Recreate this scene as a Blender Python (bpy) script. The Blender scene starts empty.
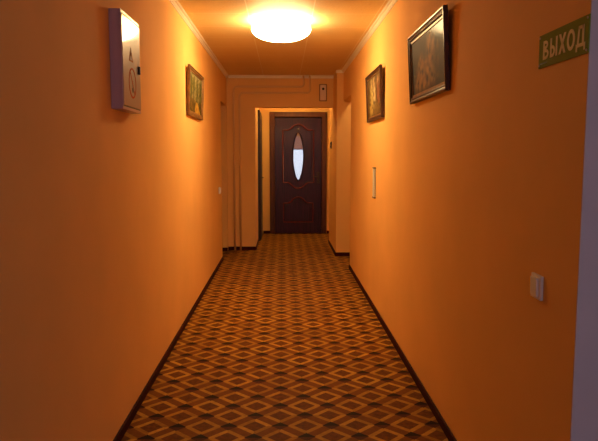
import bpy, bmesh, math, random
from mathutils import Vector, Matrix
random.seed(4)
PI = math.pi
S = bpy.context.scene
COL = S.collection

# ------------------------------------------------------------------ materials
def nt(name):
    m = bpy.data.materials.new(name); m.use_nodes = True
    n = m.node_tree.nodes; l = m.node_tree.links
    b = n['Principled BSDF']
    return m, n, l, b

def bump(n, l, b, scale, strength, dist=0.002, detail=3, coords='Object'):
    tc = n.new('ShaderNodeTexCoord'); no = n.new('ShaderNodeTexNoise')
    no.inputs['Scale'].default_value = scale; no.inputs['Detail'].default_value = detail
    l.new(tc.outputs[coords], no.inputs['Vector'])
    bp = n.new('ShaderNodeBump'); bp.inputs['Strength'].default_value = strength
    bp.inputs['Distance'].default_value = dist
    l.new(no.outputs['Fac'], bp.inputs['Height']); l.new(bp.outputs['Normal'], b.inputs['Normal'])
    return tc, no, bp

def mat(name, col, rough=0.5, metal=0.0, spec=0.5, var=0.0, vscale=6, bs=None, bstr=0.2, bdist=0.002, coat=0.0):
    m, n, l, b = nt(name)
    b.inputs['Base Color'].default_value = (*col, 1)
    b.inputs['Roughness'].default_value = rough
    b.inputs['Metallic'].default_value = metal
    b.inputs['Specular IOR Level'].default_value = spec
    b.inputs['Coat Weight'].default_value = coat
    b.inputs['Coat Roughness'].default_value = 0.07
    if var > 0:
        tc = n.new('ShaderNodeTexCoord'); no = n.new('ShaderNodeTexNoise')
        no.inputs['Scale'].default_value = vscale; no.inputs['Detail'].default_value = 4
        l.new(tc.outputs['Object'], no.inputs['Vector'])
        r = n.new('ShaderNodeValToRGB'); e = r.color_ramp.elements
        e[0].position = 0.3; e[1].position = 0.7
        e[0].color = (*[c*(1-var) for c in col], 1); e[1].color = (*[min(1, c*(1+var)) for c in col], 1)
        l.new(no.outputs['Fac'], r.inputs['Fac']); l.new(r.outputs['Color'], b.inputs['Base Color'])
    if bs: bump(n, l, b, bs, bstr, bdist)
    return m

M = {}
WALLC = (0.90, 0.51, 0.17)
M['wall'] = mat('peach_wall_paint', WALLC, 0.8, spec=0.10, var=0.035, vscale=2.2, bs=260, bstr=0.10, bdist=0.001)
M['jamb'] = mat('daylight_tinted_plaster', (0.70, 0.55, 0.56), 0.7, spec=0.15, var=0.03, bs=200, bstr=0.08)  # lilac base colour carries the cool daylight falling on this face
M['crown'] = mat('crown_moulding_white', (0.90, 0.80, 0.62), 0.35, spec=0.5)
M['base'] = mat('dark_red_skirting', (0.040, 0.002, 0.002), 0.7, spec=0.15, var=0.25, vscale=9)
M['pipe'] = mat('painted_pipe', (0.82, 0.48, 0.18), 0.4)
M['whitebox'] = mat('white_enamel', (0.56, 0.36, 0.38), 0.35, coat=0.3)
M['boxdoor'] = mat('white_gloss_door', (0.46, 0.36, 0.30), 0.4, spec=0.3, coat=0.7)
M['black'] = mat('black_plastic', (0.012, 0.010, 0.010), 0.4)
M['redink'] = mat('red_orange_ink', (0.42, 0.07, 0.015), 0.7, spec=0.1)
M['amber'] = mat('amber_ink', (0.45, 0.15, 0.02), 0.7, spec=0.1)
M['green'] = mat('green_sign_plastic', (0.24, 0.31, 0.05), 0.8, spec=0.05, var=0.06)
M['cream'] = mat('cream_lettering', (0.95, 0.85, 0.45), 0.8, spec=0.1)
M['plastic'] = mat('white_plastic', (0.90, 0.88, 0.90), 0.35)
M['plate'] = mat('grey_metal_plate', (0.62, 0.62, 0.60), 0.45)
M['gold'] = mat('gilt_frame', (0.26, 0.13, 0.04), 0.4, metal=0.3, var=0.25, vscale=30, bs=120, bstr=0.3)
M['darkwood'] = mat('dark_frame_wood', (0.06, 0.022, 0.012), 0.3, var=0.3, vscale=20)
M['backing'] = mat('fibreboard', (0.20, 0.12, 0.06), 0.8)
M['metal'] = mat('brushed_metal', (0.6, 0.55, 0.48), 0.3, metal=1.0)
M['bronze'] = mat('dark_bronze', (0.07, 0.045, 0.03), 0.35, metal=0.8)
def blind_mat():
    m = bpy.data.materials.new('added_brown_blind'); m.use_nodes = True
    n = m.node_tree.nodes; l = m.node_tree.links; n.clear()
    o = n.new('ShaderNodeOutputMaterial'); d = n.new('ShaderNodeBsdfDiffuse'); t = n.new('ShaderNodeBsdfTranslucent')
    d.inputs[0].default_value = (0.38, 0.20, 0.09, 1); t.inputs[0].default_value = (0.62, 0.17, 0.02, 1)
    mx = n.new('ShaderNodeMixShader'); mx.inputs[0].default_value = 0.5
    l.new(d.outputs[0], mx.inputs[1]); l.new(t.outputs[0], mx.inputs[2]); l.new(mx.outputs[0], o.inputs[0])
    return m
M['blind'] = blind_mat()
M['roomwall'] = mat('back_room_paint', (0.7, 0.52, 0.38), 0.7)
M['backbox'] = mat('brown_box', (0.35, 0.15, 0.06), 0.6)
M['alarm'] = mat('beige_plastic', (0.85, 0.62, 0.45), 0.5)
M['winframe'] = mat('white_window_frame', (0.75, 0.74, 0.74), 0.35)

def wood(name, c1, c2, rough, stretch=(14, 14, 0.9), coat=0.4):
    m, n, l, b = nt(name)
    tc = n.new('ShaderNodeTexCoord'); mp = n.new('ShaderNodeMapping'); mp.inputs['Scale'].default_value = stretch
    no = n.new('ShaderNodeTexNoise'); no.inputs['Scale'].default_value = 3.5; no.inputs['Detail'].default_value = 6
    no.inputs['Distortion'].default_value = 0.6
    r = n.new('ShaderNodeValToRGB'); e = r.color_ramp.elements
    e[0].position = 0.32; e[0].color = (*c1, 1); e[1].position = 0.7; e[1].color = (*c2, 1)
    l.new(tc.outputs['Object'], mp.inputs['Vector']); l.new(mp.outputs['Vector'], no.inputs['Vector'])
    l.new(no.outputs['Fac'], r.inputs['Fac']); l.new(r.outputs['Color'], b.inputs['Base Color'])
    bp = n.new('ShaderNodeBump'); bp.inputs['Strength'].default_value = 0.12; bp.inputs['Distance'].default_value = 0.001
    l.new(no.outputs['Fac'], bp.inputs['Height']); l.new(bp.outputs['Normal'], b.inputs['Normal'])
    b.inputs['Roughness'].default_value = rough
    b.inputs['Coat Weight'].default_value = coat; b.inputs['Coat Roughness'].default_value = 0.25
    b.inputs['Specular IOR Level'].default_value = 0.3
    return m
M['door'] = wood('sheen_tinted_mahogany', (0.012, 0.002, 0.020), (0.048, 0.006, 0.030), 0.4, coat=0.35)  # violet in the base colour stands in for the bluish daylight sheen
M['mould'] = wood('mahogany_moulding', (0.11, 0.006, 0.008), (0.18, 0.016, 0.010), 0.35)
M['frame'] = wood('brown_door_casing', (0.07, 0.018, 0.008), (0.14, 0.042, 0.014), 0.45, coat=0.1)
M['sidedoor'] = wood('dark_side_door', (0.018, 0.010, 0.008), (0.04, 0.02, 0.012), 0.5)

# ceiling: glossy embossed tiles, 0.5 m sheets with pale seams
def ceiling_mat():
    m, n, l, b = nt('embossed_ceiling_tiles')
    tc = n.new('ShaderNodeTexCoord'); sep = n.new('ShaderNodeSeparateXYZ'); l.new(tc.outputs['Object'], sep.inputs[0])
    def seam(out, off, per):
        a = n.new('ShaderNodeMath'); a.operation = 'ADD'; a.inputs[1].default_value = off; l.new(sep.outputs[out], a.inputs[0])
        p = n.new('ShaderNodeMath'); p.operation = 'PINGPONG'; p.inputs[1].default_value = per/2; l.new(a.outputs[0], p.inputs[0])
        g = n.new('ShaderNodeMath'); g.operation = 'LESS_THAN'; g.inputs[1].default_value = 0.0045; l.new(p.outputs[0], g.inputs[0])
        return g
    g1 = seam('X', 0.27, 0.505); g2 = seam('Y', 0.03, 0.505)
    mx = n.new('ShaderNodeMath'); mx.operation = 'MAXIMUM'; l.new(g1.outputs[0], mx.inputs[0]); l.new(g2.outputs[0], mx.inputs[1])
    mix = n.new('ShaderNodeMixRGB'); mix.inputs[1].default_value = (0.85, 0.63, 0.28, 1); mix.inputs[2].default_value = (0.95, 0.82, 0.55, 1)
    l.new(mx.outputs[0], mix.inputs[0]); l.new(mix.outputs[0], b.inputs['Base Color'])
    no = n.new('ShaderNodeTexNoise'); no.inputs['Scale'].default_value = 45; no.inputs['Detail'].default_value = 3
    l.new(tc.outputs['Object'], no.inputs['Vector'])
    bp = n.new('ShaderNodeBump'); bp.inputs['Strength'].default_value = 0.7; bp.inputs['Distance'].default_value = 0.006
    l.new(no.outputs['Fac'], bp.inputs['Height']); l.new(bp.outputs['Normal'], b.inputs['Normal'])
    b.inputs['Roughness'].default_value = 0.6
    b.inputs['Specular IOR Level'].default_value = 0.7
    return m
M['ceil'] = ceiling_mat()

# floor: linoleum printed as lattice parquet
def floor_mat():
    m, n, l, b = nt('parquet_print_linoleum')
    def math_(op, a, c=None, d=None):
        x = n.new('ShaderNodeMath'); x.operation = op
        for i, v in enumerate((a, c, d)):
            if v is None: continue
            if isinstance(v, (int, float)): x.inputs[i].default_value = v
            else: l.new(v, x.inputs[i])
        return x.outputs[0]
    tc = n.new('ShaderNodeTexCoord'); sep = n.new('ShaderNodeSeparateXYZ'); l.new(tc.outputs['Object'], sep.inputs[0])
    X = math_('DIVIDE', math_('ADD', sep.outputs['X'], 0.018), 0.2585)
    Y = math_('DIVIDE', math_('SUBTRACT', sep.outputs['Y'], 3.004), 0.251)
    A = math_('ADD', X, Y); B = math_('SUBTRACT', X, Y)
    def sfrac(v):                                   # signed distance to the nearest grid line, -.5 .. .5
        return math_('SUBTRACT', math_('FRACT', math_('ADD', v, 100.5)), 0.5)
    a = sfrac(A); c = sfrac(B)
    aa = math_('ABSOLUTE', a); cc = math_('ABSOLUTE', c)
    d = math_('MINIMUM', aa, cc); e = math_('MAXIMUM', aa, cc)
    # which slat: two slat tones, alternating along a and b
    ring = math_('MULTIPLY', math_('GREATER_THAN', d, 0.13), math_('LESS_THAN', d, 0.27))
    core = math_('GREATER_THAN', d, 0.27)
    node = math_('LESS_THAN', e, 0.175)
    far = math_('GREATER_THAN', math_('SUBTRACT', a, c), -0.02)
    cap = math_('MULTIPLY', node, far)
    # wood grain
    mp = n.new('ShaderNodeMapping'); mp.inputs['Scale'].default_value = (1, 1, 1); l.new(tc.outputs['Object'], mp.inputs['Vector'])
    gr = n.new('ShaderNodeTexNoise'); gr.inputs['Scale'].default_value = 38; gr.inputs['Detail'].default_value = 4; l.new(mp.outputs['Vector'], gr.inputs['Vector'])
    # tone per slat: from cell id
    cid = n.new('ShaderNodeCombineXYZ')
    l.new(math_('FLOOR', A), cid.inputs[0]); l.new(math_('FLOOR', B), cid.inputs[1])
    l.new(math_('MULTIPLY', math_('GREATER_THAN', aa, cc), 3.0), cid.inputs[2])
    wn = n.new('ShaderNodeTexWhiteNoise'); wn.noise_dimensions = '3D'; l.new(cid.outputs[0], wn.inputs['Vector'])
    def rgb(c_):
        r = n.new('ShaderNodeRGB'); r.outputs[0].default_value = (*c_, 1); return r.outputs[0]
    def mix(f, p, q):
        x = n.new('ShaderNodeMixRGB'); l.new(f, x.inputs[0]); l.new(p, x.inputs[1]); l.new(q, x.inputs[2]); return x.outputs[0]
    gap = rgb((0.19, 0.062, 0.008)); light1 = rgb((0.52, 0.27, 0.030)); light2 = rgb((0.31, 0.14, 0.013))
    light = mix(wn.outputs['Value'], light1, light2)
    corec = mix(math_('MULTIPLY', gr.outputs['Fac'], 0.9), rgb((0.095, 0.025, 0.004)), rgb((0.20, 0.062, 0.008)))
    col = mix(ring, gap, light)
    col = mix(core, col, corec)
    col = mix(node, col, rgb((0.080, 0.018, 0.008)))
    col = mix(cap, col, rgb((0.012, 0.0015, 0.001)))
    hs = n.new('ShaderNodeHueSaturation'); l.new(col, hs.inputs['Color'])
    l.new(math_('ADD', math_('MULTIPLY', gr.outputs['Fac'], 0.8), 0.60), hs.inputs['Value'])
    l.new(hs.outputs[0], b.inputs['Base Color'])
    bp = n.new('ShaderNodeBump'); bp.inputs['Strength'].default_value = 0.12; bp.inputs['Distance'].default_value = 0.001
    l.new(gr.outputs['Fac'], bp.inputs['Height']); l.new(bp.outputs['Normal'], b.inputs['Normal'])
    b.inputs['Roughness'].default_value = 0.6
    b.inputs['Specular IOR Level'].default_value = 0.10
    return m
M['floor'] = floor_mat()

def emis(name, col, s):
    m = bpy.data.materials.new(name); m.use_nodes = True
    n = m.node_tree.nodes; l = m.node_tree.links
    b = n['Principled BSDF']; b.inputs['Base Color'].default_value = (0.9, 0.85, 0.75, 1)
    b.inputs['Emission Color'].default_value = (*col, 1); b.inputs['Emission Strength'].default_value = s
    b.inputs['Roughness'].default_value = 0.25
    return m
LAMPC = (1.0, 0.71, 0.33)
M['lamp'] = emis('opal_glass_lit', LAMPC, 40.0)
M['lobbylamp'] = emis('opal_glass_lit_lobby', (1.0, 0.68, 0.25), 36.0)

M['sidelamp'] = emis('opal_glass_lit_side', (1.0, 0.74, 0.42), 22.0)
def glass(name, tint):
    m = bpy.data.materials.new(name); m.use_nodes = True
    n = m.node_tree.nodes; l = m.node_tree.links; n.clear()
    o = n.new('ShaderNodeOutputMaterial'); t = n.new('ShaderNodeBsdfTransparent'); g = n.new('ShaderNodeBsdfGlossy')
    t.inputs[0].default_value = (*tint, 1); g.inputs['Roughness'].default_value = 0.05
    mx = n.new('ShaderNodeMixShader'); mx.inputs[0].default_value = 0.025
    l.new(t.outputs[0], mx.inputs[1]); l.new(g.outputs[0], mx.inputs[2]); l.new(mx.outputs[0], o.inputs[0])
    return m
M['glass'] = glass('clear_pane', (0.95, 0.96, 0.97))
M['doorglass'] = glass('dimmed_door_glass', (0.66, 0.64, 0.56))  # tint put in to dim the daylight seen through clear glass

def art_mat(name, rough=0.3, coat=0.6):
    m, n, l, b = nt(name)
    a = n.new('ShaderNodeVertexColor'); a.layer_name = 'paint'
    l.new(a.outputs['Color'], b.inputs['Base Color'])
    b.inputs['Roughness'].default_value = rough
    b.inputs['Coat Weight'].default_value = coat; b.inputs['Coat Roughness'].default_value = 0.12; b.inputs['Specular IOR Level'].default_value = 0.1
    return m
M['art'] = art_mat('varnished_print', 0.6, 0.17)
M['artmatt'] = art_mat('satin_print', 0.6, 0.04)

# ------------------------------------------------------------------ helpers
class MB:
    def __init__(s): s.v = []; s.f = []; s.sm = []
    def add(s, vs, fs, smooth=False):
        o = len(s.v); s.v += [tuple(v) for v in vs]
        for f in fs: s.f.append([i+o for i in f]); s.sm.append(smooth)
        return s
    def box(s, x0, x1, y0, y1, z0, z1):
        v = [(x0,y0,z0),(x1,y0,z0),(x1,y1,z0),(x0,y1,z0),(x0,y0,z1),(x1,y0,z1),(x1,y1,z1),(x0,y1,z1)]
        return s.add(v, [(0,3,2,1),(4,5,6,7),(0,1,5,4),(1,2,6,5),(2,3,7,6),(3,0,4,7)])
    def tube(s, pts, r, n=10, closed=False, caps=True):
        pts = [Vector(p) for p in pts]; N = len(pts); rings = []
        up = None
        for i, p in enumerate(pts):
            if closed: t = pts[(i+1) % N]-pts[i-1]
            else: t = pts[min(i+1, N-1)]-pts[max(i-1, 0)]
            t.normalize()
            if up is None:
                up = Vector((0,0,1)) if abs(t.z) < .9 else Vector((0,1,0))
            a = t.cross(up)
            if a.length < 1e-4: a = t.cross(Vector((1,0,0)))
            a.normalize(); b = a.cross(t).normalized(); up = b
            rings.append([p + (a*math.cos(2*PI*k/n) + b*math.sin(2*PI*k/n))*r for k in range(n)])
        vs = [v for rg in rings for v in rg]; fs = []
        M_ = N if closed else N-1
        for i in range(M_):
            j = (i+1) % N
            for k in range(n):
                fs.append((i*n+k, i*n+(k+1) % n, j*n+(k+1) % n, j*n+k))
        if not closed and caps:
            fs.append(tuple(range(n))[::-1]); fs.append(tuple((N-1)*n+k for k in range(n)))
        return s.add(vs, fs, True)
    def lathe(s, prof, n=48, c=(0,0,0), axis='z'):
        vs = []; fs = []; m = len(prof)
        for k in range(n):
            a = 2*PI*k/n
            for r, h in prof:
                if axis == 'z': vs.append((c[0]+r*math.cos(a), c[1]+r*math.sin(a), c[2]+h))
                else: vs.append((c[0]+r*math.cos(a), c[1]+h, c[2]+r*math.sin(a)))
        for k in range(n):
            q = (k+1) % n
            for i in range(m-1): fs.append((k*m+i, q*m+i, q*m+i+1, k*m+i+1))
        return s.add(vs, fs, True)
    def prism(s, poly, y0, y1):               # polygon in xz, extruded along y
        n = len(poly)
        v = [(x, y0, z) for x, z in poly] + [(x, y1, z) for x, z in poly]
        f = [tuple(range(n))[::-1], tuple(range(n, 2*n))]
        f += [(i, (i+1) % n, n+(i+1) % n, n+i) for i in range(n)]
        return s.add(v, f)
    def ring(s, cx, cz, rx, rz, w, y0, y1, a0=0, a1=2*PI, n=40):
        full = abs(a1-a0-2*PI) < 1e-6
        m = n if full else n+1
        vs = []
        for k in range(m):
            a = a0+(a1-a0)*k/n; c, q = math.cos(a), math.sin(a)
            for (r1, r2, y) in ((rx, rz, y0), (rx-w, rz-w, y0), (rx-w, rz-w, y1), (rx, rz, y1)):
                vs.append((cx+r1*c, y, cz+r2*q))
        fs = []
        for k in range(n):
            j = (k+1) % m
            for i in range(4): fs.append((k*4+i, j*4+i, j*4+(i+1) % 4, k*4+(i+1) % 4))
        if not full: fs += [(0,1,2,3), ((m-1)*4+3, (m-1)*4+2, (m-1)*4+1, (m-1)*4)]
        return s.add(vs, fs)
    def build(s, name, m, parent=None, bevel=0, loc=None, segs=2):
        me = bpy.data.meshes.new(name); me.from_pydata(s.v, [], s.f)
        for p, q in zip(me.polygons, s.sm): p.use_smooth = q
        bm = bmesh.new(); bm.from_mesh(me); bmesh.ops.recalc_face_normals(bm, faces=bm.faces)
        bm.to_mesh(me); bm.free(); me.materials.append(m)
        o = bpy.data.objects.new(name, me); COL.objects.link(o)
        if parent: o.parent = parent
        if loc: o.location = loc
        if bevel:
            b = o.modifiers.new('bevel', 'BEVEL'); b.width = bevel; b.segments = segs; b.limit_method = 'ANGLE'
        return o

def tag(o, label, cat, group=None, kind=None):
    o['label'] = label; o['category'] = cat
    if group: o['group'] = group
    if kind: o['kind'] = kind
    return o
def thing(name, loc, label, cat, rz=0, rx=0, group=None, kind=None):
    o = bpy.data.objects.new(name, None); COL.objects.link(o); o.empty_display_size = 0.1
    o.location = loc; o.rotation_euler = (rx, 0, rz)
    return tag(o, label, cat, group, kind)
RW = -PI/2      # local -Y faces world -X (things on the right wall)
LW = PI/2       # local -Y faces world +X (things on the left wall)

XL, XR, H = -0.79, 0.80, 2.465
YE, YD = 8.85, 10.72           # end wall with the wide opening; far wall with the door
YC = 1.635                     # near corner of the right wall
YB = -2.2                      # rear wall behind the camera

# ------------------------------------------------------------------ setting
tag(MB().box(-1.3, 3.0, YB-.2, 13.3, -0.1, 0).build('floor', M['floor']), 'brown lattice parquet patterned linoleum floor of the corridor', 'floor', kind='structure')
tag(MB().box(-1.3, 3.0, YB-.2, 13.3, H, H+0.1).build('ceiling', M['ceil']), 'glossy embossed tile ceiling over the corridor', 'ceiling', kind='structure')

w = MB()
w.box(XL-.2, XL, YB, 8.0, 0, H)                      # left wall up to the side doorway
w.box(XL-.2, XL, 8.0, 8.76, 2.045, H)                # lintel
tag(w.build('wall_left', M['wall']), 'long peach left wall of the corridor', 'wall', kind='structure')
w = MB()
w.box(XR, XR+.1, YC+.004, 7.36, 0, H)
w.box(XR, XR+.1, 7.36, 8.28, 2.065, H)
tag(w.build('wall_right', M['wall']), 'long peach right wall of the corridor', 'wall', kind='structure')
w = MB()
w.box(XR, 3.0, YC, YC+.004, 0, H)
tag(w.build('wall_front', M['jamb']), 'wall face turning the corner beside the exit sign, cool daylight tinted into its colour', 'wall', kind='structure')
w = MB()
w.box(-1.2, -0.395, YE, 9.02, 0, H)
w.box(-1.2, XL-.0001, 8.76, YE, 0, H)
w.box(-0.395, 0.712, YE, 9.02, 2.03, H)
tag(w.build('wall_end', M['wall']), 'peach end wall with a wide opening to the lobby', 'wall', kind='structure')
w = MB().box(0.712, 2.3, 8.28, 9.53, 0, H)
tag(w.build('wall_pillar', M['wall']), 'peach pillar right of the lobby opening', 'wall', kind='structure')
# lobby left side: pier, doorway, far wall
w = MB()
w.box(-0.55, -0.395, 9.02, YD, 0, H)
tag(w.build('wall_lobby_left', M['wall']), 'peach side wall of the lobby with a dark doorway', 'wall', kind='structure')
w = MB()
DX0, DX1, DZ = -0.143, 0.668, 2.005
w.box(-1.2, DX0, YD, YD+.12, 0, H); w.box(DX1, 2.0, YD, YD+.12, 0, H); w.box(DX0, DX1, YD, YD+.12, DZ, H)
tag(w.build('wall_far', M['wall']), 'peach far wall of the lobby holding the mahogany door', 'wall', kind='structure')
w = MB().box(2.3, 2.4, 6.3, YD, 0, H); 
tag(w.build('wall_lobby_right', M['wall']), 'peach side wall past the pillar', 'wall', kind='structure')
w = MB().box(-1.3, -1.2, 7.4, YD, 0, H)
tag(w.build('wall_side_passage', M['wall']), 'peach wall inside the left side doorway', 'wall', kind='structure')
w = MB().box(.9, 2.3, 6.3, 6.4, 0, H)
tag(w.build('wall_niche', M['wall']), 'peach return wall of the right side doorway', 'wall', kind='structure')
w = MB().box(-1.2, -0.99, 7.4, 7.5, 0, H)
tag(w.build('wall_passage_return', M['wall']), 'peach return wall of the left side doorway', 'wall', kind='structure')
# rear wall with the daylight window, behind the camera
WX0, WX1, WZ0, WZ1 = 0.0, 1.9, 0.75, 2.15
w = MB()
w.box(XL-.2, WX0, YB-.15, YB, 0, H); w.box(WX1, 3.0, YB-.15, YB, 0, H)
w.box(WX0, WX1, YB-.15, YB, 0, WZ0); w.box(WX0, WX1, YB-.15, YB, WZ1, H)
tag(w.build('wall_rear', M['roomwall']), 'rear wall with the daylight window', 'wall', kind='structure')
tag(MB().box(3.0, 3.1, YB-.15, YC+.02, 0, H).build('wall_rear_right', M['roomwall']), 'side wall of the bright space at the near end', 'wall', kind='structure')

def window(name, x0, x1, z0, z1, y, label):
    t = thing(name, ((x0+x1)/2, y, z0), label, 'window', kind='structure')
    hw = (x1-x0)/2; hh = z1-z0; f = MB()
    f.box(-hw, hw, -.03, .03, 0, .06); f.box(-hw, hw, -.03, .03, hh-.06, hh)
    f.box(-hw, -hw+.06, -.03, .03, .06, hh-.06); f.box(hw-.06, hw, -.03, .03, .06, hh-.06)
    f.box(-.03, .03, -.03, .03, .06, hh-.06)
    f.build('window_frame', M['winframe'], t)
    MB().box(-hw+.055, hw-.055, -.003, .003, .055, hh-.055).build('pane', M['glass'], t)
    return t
window('window_1', WX0, WX1, WZ0, WZ1, YB-.07, 'white framed window giving daylight to the near end')

# room behind the mahogany door, seen through its oval glass
BY = 13.0
w = MB()
BX0, BX1, BZ0, BZ1 = -0.35, 0.98, 0.62, 2.0
w.box(-1.2, BX0, BY, BY+.12, 0, H); w.box(BX1, 2.0, BY, BY+.12, 0, H)
w.box(BX0, BX1, BY, BY+.12, 0, BZ0); w.box(BX0, BX1, BY, BY+.12, BZ1, H)
w.box(-1.3, -1.2, YD+.12, BY+.12, 0, H); w.box(2.0, 2.1, YD+.12, BY+.12, 0, H)
tag(w.build('wall_back', M['roomwall']), 'walls of the room behind the mahogany door', 'wall', kind='structure')
t = thing('window_2', ((BX0+BX1)/2, BY+.06, BZ0), 'daylit window seen through the oval glass of the door', 'window', kind='structure')
hw = (BX1-BX0)/2; hh = BZ1-BZ0
f = MB(); f.box(-hw, hw, -.03, .03, 0, .05); f.box(-hw, hw, -.03, .03, hh-.05, hh)
f.box(-hw, -hw+.05, -.03, .03, .05, hh-.05); f.box(hw-.05, hw, -.03, .03, .05, hh-.05)
f.build('window_frame', M['winframe'], t)
MB().box(-hw+.045, hw-.045, -.003, .003, .045, hh-.045).build('pane', M['glass'], t)
bl = MB().add([(BX0-.06, BY-.025, 1.484), (BX1+.06, BY-.025, 1.484), (BX1+.06, BY-.025, 2.02), (BX0-.06, BY-.025, 2.02)], [(0, 1, 2, 3)]); bl.box(BX0-.06, BX1+.06, BY-.038, BY-.014, 1.47, 1.49)
bl.tube([(BX0-.07, BY-.035, 2.04), (BX1+.07, BY-.035, 2.04)], .03)
tag(bl.build('added_blind', M['blind']), 'added brown blind, half lowered to darken the top of the oval door glass', 'blind')  # invented blind, holds daylight back from the top of the oval

# baseboards
def skirting(name, segs, label):
    m = MB()
    for (x0, x1, y0, y1) in segs: m.box(x0, x1, y0, y1, 0, .05)
    return tag(m.build(name, M['base'], bevel=.004), label, 'baseboard', kind='structure')
skirting('baseboard_left', [(XL, XL+.013, YB, 8.0)], 'dark red skirting along the left wall')
skirting('baseboard_right', [(XR-.013, XR, YC, 7.36)], 'dark red skirting along the right wall')
skirting('baseboard_end', [(XL-.1, -0.395, YE-.013, YE), (-0.395, -0.385, YE-.013, 9.80), (-.99, XL+.0, 8.745, 8.76)], 'dark skirting under the pipes on the end wall')
skirting('baseboard_pillar', [(0.699, 2.3, 8.267, 8.28), (0.699, 0.712, 8.28, 9.53)], 'dark skirting around the pillar')
skirting('baseboard_far', [(-0.345, -0.225, YD-.013, YD), (0.758, 2.3, YD-.013, YD)], 'dark skirting either side of the mahogany door')

# crown mouldings: stepped coved strips
def crown(name, p0, p1, inward, label, hgt=.036, out=.036):
    # inward: unit vector pointing into the room
    prof = [(0, -hgt), (.006, -hgt), (.009, -hgt+.008), (.014, -hgt+.012), (.020, -hgt+.024), (out-.012, -.012), (out-.006, -.010), (out, -.004), (out, 0), (0, 0)]
    p0 = Vector(p0); p1 = Vector(p1); iv = Vector(inward); n = len(prof)
    vs = [p + iv*a + Vector((0, 0, b)) for p in (p0, p1) for a, b in prof]
    fs = [(i, (i+1) % n, n+(i+1) % n, n+i) for i in range(n)] + [tuple(range(n)), tuple(range(n, 2*n))]
    m = MB().add(vs, fs)
    return tag(m.build(name, M['crown']), label, 'crown moulding', kind='structure')
crown('trim_1', (XL, YB, H), (XL, YE, H), (1, 0, 0), 'pale crown moulding along the top of the left wall')
crown('trim_2', (XR, YC, H), (XR, 8.28, H), (-1, 0, 0), 'pale crown moulding along the top of the right wall')
crown('trim_3', (XL+.03, YE, H), (0.712, YE, H), (0, -1, 0), 'pale crown moulding above the pipes on the end wall')
crown('trim_4', (0.70, 8.28, H), (XR+.0, 8.28, H), (0, -1, 0), 'short crown moulding on the pillar front', .035, .03)

# ------------------------------------------------------------------ mahogany door
cx = (DX0+DX1)/2
D = thing('door_1', (cx, YD+.02, 0), 'dark mahogany panelled door with a narrow oval glass', 'door', kind='structure')
hw = (DX1-DX0)/2-.003; dz = DZ-.004
ozc, oa, ob = (1.735+.935)/2, .084, (1.735-.935)/2
# pointed oval outline
def oval(a, b, n=64):
    r = []
    for k in range(n):
        t_ = 2*PI*k/n; r.append((a*math.copysign(abs(math.cos(t_))**1.0, math.cos(t_)), ozc+b*math.sin(t_)))
    # taper toward the tips
    return [(x*(1-.25*abs((z-ozc)/b)**2), z) for x, z in r]
ov = oval(oa, ob)
outer = []
for x, z in ov:
    dx, dzv = x, z-ozc
    t_ = 1e9
    if dx > 1e-6: t_ = min(t_, hw/dx)
    if dx < -1e-6: t_ = min(t_, -hw/dx)
    if dzv > 1e-6: t_ = min(t_, (dz-ozc)/dzv)
    if dzv < -1e-6: t_ = min(t_, (.006-ozc)/dzv)
    outer.append([dx*t_, ozc+dzv*t_])
for cxn, czn in ((hw, dz), (-hw, dz), (-hw, .006), (hw, .006)):
    k = min(range(len(outer)), key=lambda i: (outer[i][0]-cxn)**2+(outer[i][1]-czn)**2); outer[k] = [cxn, czn]
n = len(ov); TH = .04
vs = [(x, 0, z) for x, z in outer]+[(x, 0, z) for x, z in ov]+[(x, TH, z) for x, z in outer]+[(x, TH, z) for x, z in ov]
fs = []
for i in range(n):
    j = (i+1) % n
    fs += [(i, j, n+j, n+i), (2*n+i, 3*n+i, 3*n+j, 2*n+j), (n+i, n+j, 3*n+j, 3*n+i), (i, 2*n+i, 2*n+j, j)]
leaf = MB().add(vs, fs).build('door_leaf', M['door'], D)
g = MB(); g.add([(x, .018, z) for x, z in oval(oa+.004, ob+.006)]+[(x, .022, z) for x, z in oval(oa+.004, ob+.006)], [tuple(range(64)), tuple(range(64, 128))]+[(i, (i+1) % 64, 64+(i+1) % 64, 64+i) for i in range(64)])
gp = g.build('glass_pane', M['doorglass'], leaf); gp['label'] = 'narrow oval clear glass'
MB().tube([(x, -.004, z) for x, z in oval(oa+.012, ob+.014)], .011, 8, closed=True).build('oval_moulding', M['door'], leaf)
def ogee(x0, x1, z, peak, w_=.70, n=30):
    pts = []
    L = (x1-x0)/2; c = (x0+x1)/2
    for k in range(n+1):
        u = -1+2*k/n; x = c+L*u
        q = max(0, 1-abs(u)/w_); q = q*q*(3-2*q); pts.append((x, z+peak*(.45*q+.55*math.sin(q*PI/2))))
    return pts
up = ogee(-.265, .265, 1.785, .095)
dn = ogee(-.265, .265, .885, -.10)
path = up + dn[::-1]
MB().tube([(x, -.002, z) for x, z in path], .012, 8, closed=True).build('upper_panel_moulding', M['mould'], leaf)
inner = [(x*.86, (z-1.335)*.955+1.335) for x, z in path]
MB().tube([(x, -.001, z) for x, z in inner], .005, 8, closed=True).build('upper_panel_bead', M['door'], leaf)
up2 = ogee(-.255, .255, .53, .105); path2 = up2+[(.255, .2), (-.255, .2)]
MB().tube([(x, -.002, z) for x, z in path2], .012, 8, closed=True).build('lower_panel_moulding', M['mould'], leaf)
MB().tube([(x*.86, -.001, (z-.38)*.88+.375) for x, z in path2], .005, 8, closed=True).build('lower_panel_bead', M['door'], leaf)
hn = MB(); hn.box(.328, .368, -.012, .002, .87, 1.07)
hn.tube([(.348, -.01, .99), (.348, -.05, .99), (.335, -.058, .99), (.24, -.058, .985)], .009, 8)
hn.lathe([(0, -.02), (.012, -.02), (.014, 0)], 12, (.348, 0, .915), axis='y')
h_ = hn.build('handle', M['bronze'], D, bevel=.003)
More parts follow.
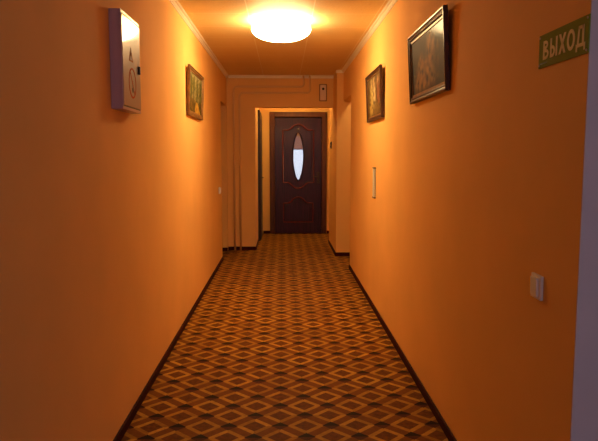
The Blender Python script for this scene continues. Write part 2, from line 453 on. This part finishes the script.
pv = MB().lathe([(0, -.02), (.014, -.018), (.018, -.006), (.018, .0)], 20, (0, 0, 1.80), axis='y').build('door_viewer', M['metal'], D)
pv['label'] = 'bright metal door viewer'
cs = MB()
def casing(m, x0, x1, z0, z1):
    m.box(x0, x1, -.045, .10, z0, z1)
o = hw+.003
casing(cs, -o-.085, -o, 0, dz+.09); casing(cs, o, o+.085, 0, dz+.09); casing(cs, -o, o, dz+.004, dz+.09)
cs.box(-o, -o+.012, .045, .075, 0, dz); cs.box(o-.012, o, .045, .075, 0, dz)
fr = cs.build('door_frame', M['frame'], D, bevel=.006); fr['label'] = 'brown wooden casing'
# threshold
MB().box(-o, o, -.05, .1, 0, .012).build('threshold', M['base'], D, bevel=.003)

# dark door in the lobby's left doorway
D2 = thing('door_2', (-0.395, 10.24, 0), 'dark side door on the left wall of the lobby', 'door', kind='structure')
MB().box(.012, .042, -.39, .39, .010, 2.02).build('door_leaf', M['sidedoor'], D2, bevel=.003)
c2 = MB(); c2.box(0, .032, -.45, -.39, 0, 2.06); c2.box(0, .032, .39, .45, 0, 2.06); c2.box(0, .032, -.39, .39, 2.022, 2.06)
c2.build('door_frame', M['sidedoor'], D2, bevel=.003)
MB().tube([(.04, -.33, 1.0), (.075, -.33, 1.0), (.08, -.22, 1.0)], .007, 8).build('handle', M['bronze'], D2)
# doors standing in the corridor's two side doorways, out of direct sight
d = thing('door_3', (-1.06, 8.36, 0), 'brown door set back in the left side doorway', 'door', kind='structure')
MB().box(-.02, .02, -.375, .375, .008, 2.04).build('door_leaf', M['frame'], d, bevel=.003)
MB().tube([(0, -.3, 1.0), (.05, -.3, 1.0), (.055, -.2, 1.0)], .008, 8).build('handle', M['bronze'], d)

# ------------------------------------------------------------------ ceiling lamp
def lamp(name, x, y, R, drop, m, label):
    t = thing(name, (x, y, H), label, 'ceiling lamp')
    b = MB().lathe([(0, 0), (R*.84, 0), (R*.86, -.004), (R*.84, -.014), (0, -.014)], 56)
    b.build('base_plate', M['whitebox'], t)
    pr = [(R*.84, -.010), (R*.93, -drop*.12), (R*.975, -drop*.24), (R*.995, -drop*.36)]
    N = 18; q = drop*.44
    for k in range(N+1):
        a = PI/2*k/N
        pr.append((R*math.cos(a)**.8 if k < N else 0, -q-(drop-q)*math.sin(a)**1.1))
    MB().lathe(pr, 64).build('lamp_shade', m, t)
    return t
lamp('ceiling_lamp', -0.012, 5.28, .246, .163, M['lamp'], 'round glowing opal ceiling lamp in the corridor')
lamp('ceiling_lamp', 0.15, 9.85, .17, .10, M['lobbylamp'], 'round ceiling lamp of the lobby hidden behind the header')

lamp('ceiling_lamp', 1.13, 7.75, .13, .09, M['sidelamp'], 'small ceiling lamp inside the right side doorway, out of sight behind the wall')

# ------------------------------------------------------------------ paintings
def canvas(name, W, Hh, fn, parent, y, m, nx=110, nz=56):
    me = bpy.data.meshes.new(name)
    vs = [((i/nx-.5)*W, y, j/nz*Hh) for j in range(nz+1) for i in range(nx+1)]
    vs += [(-W/2, y+.004, 0), (W/2, y+.004, 0), (W/2, y+.004, Hh), (-W/2, y+.004, Hh)]
    fs = [(j*(nx+1)+i, j*(nx+1)+i+1, (j+1)*(nx+1)+i+1, (j+1)*(nx+1)+i) for j in range(nz) for i in range(nx)]
    k = (nx+1)*(nz+1); fs.append((k, k+3, k+2, k+1))
    me.from_pydata(vs, [], fs)
    at = me.color_attributes.new('paint', 'FLOAT_COLOR', 'POINT')
    for j in range(nz+1):
        for i in range(nx+1):
            c = fn(i/nx, j/nz); at.data[j*(nx+1)+i].color = (*[max(0, q) for q in c], 1)
    me.materials.append(m)
    o = bpy.data.objects.new(name, me); COL.objects.link(o); o.parent = parent
    return o

from mathutils import noise as NZ
def nz(u, v, s, k=0): return NZ.fractal(Vector((u*s*2, v*s, k)), 1.0, 2.0, 4)
def lerp(a, b, t): 
    t = max(0, min(1, t)); return tuple(p+(q-p)*t for p, q in zip(a, b))
def blob(u, v, cu, cv, ru, rv): return math.exp(-(((u-cu)/ru)**2+((v-cv)/rv)**2))
def art_forest(u, v):           # autumn park with tall trees and a golden path
    c = lerp((.16, .13, .05), (.42, .36, .22), v*1.3-.2)
    for (cu, cv, ru, rv) in ((.16, .68, .13, .30), (.36, .74, .09, .26), (.62, .62, .10, .36), (.86, .66, .10, .30), (.08, .45, .10, .20), (.95, .40, .08, .2)):
        k = blob(u, v, cu, cv, ru, rv)
        c = lerp(c, lerp((.05, .055, .012), (.20, .17, .03), .5+nz(u, v, 9, 3)*1.5), min(1, k*1.6+nz(u, v, 14, 6)*.8))
    for (cu, w_, top) in ((.18, .022, .9), (.36, .016, .85), (.62, .020, .92), (.85, .016, .8)):
        if abs(u-cu+.012*math.sin(v*9)) < w_*(1.3-v) and .22 < v < top: c = (.025, .014, .006)
    if v < .34+.03*math.sin(u*7):
        c = lerp((.16, .09, .015), (.05, .035, .008), .5+nz(u, v, 7, 5)*1.6)
        if abs(u-.60-.3*(.34-v)) < .05+.55*(.34-v): c = lerp((.62, .36, .05), (.28, .13, .02), .4+nz(u, v, 10, 8)*1.8)
    return c
def art_figures(u, v):          # loose warm composition of pale upright shapes
    c = lerp((.06, .03, .012), (.15, .09, .035), v+nz(u, v, 5, 2))
    for cu, cv, ru, rv, col in ((.30, .45, .09, .34, (.50, .36, .12)), (.20, .24, .11, .16, (.42, .26, .06)), (.50, .55, .06, .26, (.55, .42, .22)),
                                (.48, .82, .05, .08, (.52, .34, .16)), (.76, .50, .07, .30, (.26, .09, .04)), (.75, .82, .045, .07, (.45, .27, .14)), (.62, .2, .15, .12, (.20, .12, .03)), (.30, .85, .05, .07, (.50, .33, .15))):
        c = lerp(c, col, min(1, 1.3*blob(u, v, cu, cv, ru, rv)*(1.0+nz(u, v, 10, 4)*2)))
    return c
def art_sepia(u, v):            # dark sepia scene, two seated figures
    c = lerp((.012, .006, .002), (.06, .030, .007), v*.9+.1+nz(u, v, 3, 7)*.4)
    for cu, cv, ru, rv, k in ((.58, .84, .045, .085, 1), (.57, .60, .08, .20, .8), (.68, .68, .05, .22, .6), (.50, .36, .14, .12, .7), (.66, .22, .09, .10, .5),
                              (.33, .58, .04, .08, 1), (.30, .36, .10, .20, .8), (.18, .20, .09, .12, .6), (.42, .15, .14, .07, .6), (.80, .60, .03, .20, .25), (.44, .50, .10, .03, .7)):
        c = lerp(c, (.50, .27, .08), blob(u, v, cu, cv, ru, rv)*k*(.95+nz(u, v, 7, 9)*1.5))
    return c

def painting(loc, rz, W, Hh, fn, frame_m, art_m, label, lean=.05, fw=.035, t_=.024):
    p = thing('framed_painting', loc, label, 'painting', rz=rz, rx=lean, group='framed pictures along the corridor')
    prof = [(0, 0), (0, -t_*.85), (.004, -t_), (.010, -t_), (.014, -t_*.8), (fw*.6, -t_*.72), (fw*.75, -t_*.85), (fw*.9, -t_*.8), (fw, -t_*.45), (fw, 0)]
    vs = []
    for ins, y in prof:
        a, b = W/2-ins, ins
        vs += [(-a, y, b), (a, y, b), (a, y, Hh-b), (-a, y, Hh-b)]
    fs = []
    for i in range(len(prof)):
        j = (i+1) % len(prof)
        for k in range(4): fs.append((i*4+k, i*4+(k+1) % 4, j*4+(k+1) % 4, j*4+k))
    MB().add(vs, fs).build('frame', frame_m, p)
    # gilt slip inside the frame
    sl = MB(); a = W/2-fw; q = .012
    sl.box(-a, a, -t_*.5, -t_*.3, fw, fw+q); sl.box(-a, a, -t_*.5, -t_*.3, Hh-fw-q, Hh-fw)
    sl.box(-a, -a+q, -t_*.5, -t_*.3, fw+q, Hh-fw-q); sl.box(a-q, a, -t_*.5, -t_*.3, fw+q, Hh-fw-q)
    o_ = sl.build('inner_slip', M['gold'], p); o_['label'] = 'thin gilt inner edge'
    c = canvas('canvas', W-2*fw, Hh-2*fw, fn, p, -t_*.3, art_m); c.location.z = fw
    MB().box(-W/2+.004, W/2-.004, -.003, 0, .004, Hh-.004).build('backing_board', M['backing'], p)
    return p
painting((XR-.003, 3.40, 1.668), RW, .84, .395, art_sepia, M['darkwood'], M['art'], 'large dark sepia figure painting, nearest on the right wall', lean=.055)
painting((XR-.003, 5.34, 1.655), RW, .84, .41, art_figures, M['darkwood'], M['artmatt'], 'warm yellow figure picture, farther one on the right wall', lean=.05, fw=.03)
painting((XL+.003, 5.59, 1.69), LW, .88, .405, art_forest, M['gold'], M['artmatt'], 'autumn tree landscape in a gilt frame on the left wall', lean=.04, fw=.03)

# ------------------------------------------------------------------ electrical cabinet
EB = thing('electrical_cabinet', (XL, 3.095, 1.572), 'white metal electrical cabinet with warning signs on the left wall', 'electrical cabinet', rz=LW)
BW, BH, BD = .36, .45, .055
b = MB()
b.box(-BW/2, BW/2, -BD+.006, 0, 0, BH)
eb = b.build('body', M['whitebox'], EB, bevel=.003)
rim = MB()
rim.box(-BW/2, BW/2, -BD, -BD+.012, 0, .014); rim.box(-BW/2, BW/2, -BD, -BD+.012, BH-.014, BH)
rim.box(-BW/2, -BW/2+.006, -BD, -BD+.012, .014, BH-.014); rim.box(BW/2-.006, BW/2, -BD, -BD+.012, .014, BH-.014)
rim.build('rim', M['whitebox'], EB, bevel=.001)
MB().box(-BW/2+.006, BW/2-.006, -BD+.003, -BD+.008, .014, BH-.014).build('gap_shade_sheet', M['black'], EB)  # black sheet standing in for shade in the gap round the door
dr = MB().box(-BW/2+.007, BW/2-.008, -BD-.003, -BD+.003, .020, BH-.020).build('door', M['boxdoor'], EB, bevel=.001)
yy = -BD-.003
# triangle with lightning
tr = MB(); cxx, czz, sx, sz = -.02, 1.838-1.572, .040, .030
T = [(cxx-sx, czz-sz), (cxx+sx, czz-sz), (cxx, czz+sz+.006)]
def inset(P, k):
    c_ = (sum(p[0] for p in P)/3, sum(p[1] for p in P)/3); return [(c_[0]+(p[0]-c_[0])*k, c_[1]+(p[1]-c_[1])*k) for p in P]
I = inset(T, .66)
v = [(x, yy-.0012, z) for x, z in T+I]+[(x, yy, z) for x, z in T+I]
tr.add(v, [(0,1,4,3), (1,2,5,4), (2,0,3,5), (0,1,7,6), (1,2,8,7), (2,0,6,8)])
tr.prism([(cxx+.004, czz+.012), (cxx-.008, czz-.004), (cxx-.001, czz-.004), (cxx-.004, czz-.020), (cxx+.009, czz+.001), (cxx+.001, czz+.001)], yy-.0012, yy)
tr.build('warning_triangle', M['amber'], dr)
pc = MB(); c0 = (.0, 1.707-1.572)
pc.ring(c0[0], c0[1], .072, .073, .009, yy-.0012, yy)
a = math.radians(52); dxx, dzz = math.cos(a), math.sin(a); L_ = .064; t2 = .004
pc.prism([(c0[0]-dxx*L_-dzz*t2, c0[1]+dzz*L_-dxx*t2), (c0[0]-dxx*L_+dzz*t2, c0[1]+dzz*L_+dxx*t2), (c0[0]+dxx*L_+dzz*t2, c0[1]-dzz*L_+dxx*t2), (c0[0]+dxx*L_-dzz*t2, c0[1]-dzz*L_-dxx*t2)], yy-.0011, yy)
pc.build('prohibition_sign', M['redink'], dr)
mt = MB(); mt.prism([(c0[0]-.004, c0[1]+.012), (c0[0]+.003, c0[1]+.012), (c0[0]+.010, c0[1]-.04), (c0[0]+.003, c0[1]-.04)], yy-.001, yy)
mt.ring(c0[0]+.004, c0[1]-.032, .012, .013, .0119, yy-.0015, yy, n=16)
mt.build('match_symbol', M['black'], dr)
MB().box(.124, .140, yy-.010, yy, 1.765-1.572, 1.805-1.572).build('latch', M['black'], dr, bevel=.003)

# ------------------------------------------------------------------ exit sign
EX = thing('exit_sign', (XR, 1.793, 1.626), 'green exit sign with cream Russian lettering at the right wall corner', 'sign', rz=RW)
SW, SH = .316, .099
MB().box(-SW/2, SW/2, -.004, 0, 0, SH).build('sign_plate', M['green'], EX, bevel=.0008)
sc = MB()
for sx_ in (-SW/2+.008, SW/2-.008):
    for sz_ in (.008, SH-.008): MB().lathe([(0, -.0065), (.003, -.006), (.0035, -.004)], 12, (sx_, 0, sz_), axis='y').build('screw', M['metal'], EX)
lt = MB(); y0, y1 = -.0052, -.0038; z0, z1 = .022, .078; st = .010; hL = z1-z0
def bar(x0_, x1_, a_, b_): lt.box(x0_, x1_, y0, y1, a_, b_)
def quad(p): lt.prism(p, y0, y1)
# letters are laid out with LW_ wide cells
x = -.135
# В
wL = .040
bar(x, x+st, z0, z1)
for (c1, rr) in ((z0+hL*.27, hL*.27), (z0+hL*.77, hL*.23)):
    wr = (wL if c1 < z0+hL*.5 else wL*.92)-.012
    lt.ring(x+wL-.004-rr*.9 if 0 else x+wr-.010, c1, .022 if c1 < z0+hL*.5 else .019, rr, .009, y0, y1, -PI/2, PI/2, 14)
    bar(x+st, x+wr-.010, c1-rr, c1-rr+.009); bar(x+st, x+wr-.010, c1+rr-.009, c1+rr)
x += wL+.012
# Ы
bar(x, x+st, z0, z1)
lt.ring(x+.015, z0+hL*.30, .019, hL*.30, .009, y0, y1, -PI/2, PI/2, 14)
bar(x+st, x+.015, z0, z0+.009); bar(x+st, x+.015, z0+hL*.6-.009, z0+hL*.6)
bar(x+.040, x+.040+st, z0, z1)
x += .050+.011
# Х
wL = .046; s2 = .012
quad([(x, z0), (x+s2, z0), (x+wL, z1), (x+wL-s2, z1)]); quad([(x+wL-s2, z0), (x+wL, z0), (x+s2, z1), (x, z1)])
x += wL+.009
# О
lt.ring(x+.024, (z0+z1)/2, .024, hL/2+.001, .010, y0, y1)
x += .048+.009
# Д
quad([(x+.006, z0+.008), (x+.015, z0+.008), (x+.022, z1), (x+.014, z1)])
bar(x+.014, x+.044, z1-.009, z1); bar(x+.036, x+.046, z0+.008, z1)
bar(x, x+.054, z0, z0+.009); bar(x, x+.008, z0-.011, z0); bar(x+.046, x+.054, z0-.011, z0)
ob_ = lt.build('lettering', M['cream'], EX)
ob_.scale.x = .95; ob_.location.x = .004
# small line of print along the lower edge
ln = MB()
for k in range(9): ln.box(-.146+k*.0055, -.1425+k*.0055, -.0046, -.0038, .011, .0145)
ln.build('small_print', M['black'], EX)

# ------------------------------------------------------------------ switches and small fittings
SWT = thing('light_switch', (XR, 1.892, .912), 'white light switch low on the right wall near the corner', 'light switch', rz=RW)
MB().box(-.038, .038, -.010, 0, 0, .077).build('switch_plate', M['plastic'], SWT, bevel=.003)
rk = MB().prism([(0, 0)]*0 or [(-.028, .009), (.022, .009), (.022, .068), (-.028, .068)], -.015, -.009).build('rocker', M['plastic'], SWT, bevel=.002)
rk.rotation_euler.x = .03
S2 = thing('light_switch', (XL, 7.66, .885), 'tiny white light switch beside the left side doorway', 'light switch', rz=LW)
MB().box(-.035, .035, -.018, 0, 0, .08).build('switch_plate', M['plastic'], S2, bevel=.003)
MB().box(-.022, .022, -.025, -.017, .014, .066).build('rocker', M['plastic'], S2, bevel=.002)
S3 = thing('light_switch', (.712, 9.12, 1.455), 'small dark double switch on the pillar side facing the lobby', 'light switch', rz=RW)
MB().box(-.04, .04, -.012, 0, 0, .10).build('switch_plate', M['bronze'], S3, bevel=.003)
for zz in (.010, .055): MB().box(-.028, .028, -.022, -.011, zz, zz+.035).build('rocker', M['black'], S3, bevel=.002)
VP = thing('wall_plaque', (XR, 5.38, .99), 'small upright grey plaque halfway along the right wall', 'plaque', rz=RW)
MB().box(-.05, .05, -.014, 0, 0, .26).build('plate', M['plate'], VP, bevel=.003)
for a_, b_ in ((-.004, .008), (.252, .264)): MB().box(-.053, .053, -.017, 0, a_, b_).build('edge_strip', M['backing'], VP, bevel=.002)

AL = thing('alarm_sounder', (.565, YE, 2.115), 'slim grey alarm sounder high on the header wall', 'alarm sounder')
MB().box(-.055, .055, -.02, 0, -.005, .235).build('back_box', M['backbox'], AL, bevel=.012)
MB().box(-.042, .042, -.040, -.018, .008, .222).build('body', M['alarm'], AL, bevel=.016)
MB().lathe([(0, -.050), (.014, -.048), (.018, -.038)], 20, (0, 0, .165), axis='y').build('sounder_dome', M['bronze'], AL)

# ------------------------------------------------------------------ heating pipes
def bend_path(pts, r, n=8):
    pts = [Vector(p) for p in pts]; out = [pts[0]]
    for i in range(1, len(pts)-1):
        a, b_, c = pts[i-1], pts[i], pts[i+1]
        u = (a-b_).normalized(); w_ = (c-b_).normalized()
        p, q = b_+u*r, b_+w_*r
        for k in range(n+1):
            t_ = k/n; out.append(p*(1-t_)**2+b_*2*t_*(1-t_)+q*t_*t_)
    out.append(pts[-1]); return out
yp = YE-.024
def heating_pipe(pts, r, br, label):
    t = thing('heating_pipe', pts[0], label, 'pipe', group='painted heating pipes on the end wall')
    o = Vector(pts[0])
    MB().tube([p-o for p in bend_path(pts, br)], r, 10).build('pipe', M['pipe'], t)
    for zz in (.55, 1.6):
        MB().tube([(-r*1.3, .008, zz), (-r*1.25, -r*1.2, zz), (r*1.25, -r*1.2, zz), (r*1.3, .008, zz)], .004, 6).build('clip', M['pipe'], t)
heating_pipe([(-.690, yp, 0.0), (-.690, yp, 2.31), (.300, yp, 2.31), (.285, yp, H)], .013, .06, 'outer painted pipe, left upright with the higher horizontal run')
heating_pipe([(-.607, yp, 0.0), (-.607, yp, 2.225), (.385, yp, 2.225), (.375, yp, H)], .013, .06, 'inner painted pipe, right upright with the lower horizontal run')

# ------------------------------------------------------------------ light from outside
W = bpy.data.worlds.new('daylight'); S.world = W; W.use_nodes = True
bg = W.node_tree.nodes['Background']; bg.inputs[0].default_value = (0.60, 0.66, 1.0, 1); bg.inputs[1].default_value = 3.2
def portal(x0, x1, z0, z1, y, rx):
    l = bpy.data.lights.new('daylight_portal', 'AREA'); l.shape = 'RECTANGLE'; l.size = x1-x0; l.size_y = z1-z0
    l.cycles.is_portal = True
    o = bpy.data.objects.new('daylight_portal', l); COL.objects.link(o); o.location = ((x0+x1)/2, y, (z0+z1)/2)
    o.rotation_euler = (rx, 0, 0)
portal(WX0, WX1, WZ0, WZ1, YB-.12, PI/2)        # faces +Y, into the near end
o = None
# area lights shine along local -Z: rx=+90deg points -Z to +Y
portal(BX0, BX1, BZ0, BZ1, BY+.10, -PI/2)

# ------------------------------------------------------------------ camera
cam = bpy.data.cameras.new('camera'); co = bpy.data.objects.new('camera', cam); COL.objects.link(co)
cam.sensor_width = 36; cam.lens = 36*620/598; cam.clip_start = .02
co.location = (0, 0, 1.36)
co.rotation_euler = (PI/2-.105255, 0, -.025658)
S.camera = co
S.view_settings.view_transform = 'Standard'; S.view_settings.look = 'None'
S.view_settings.gamma = 1; S.view_settings.use_curve_mapping = False
S.view_settings.exposure = 0.0
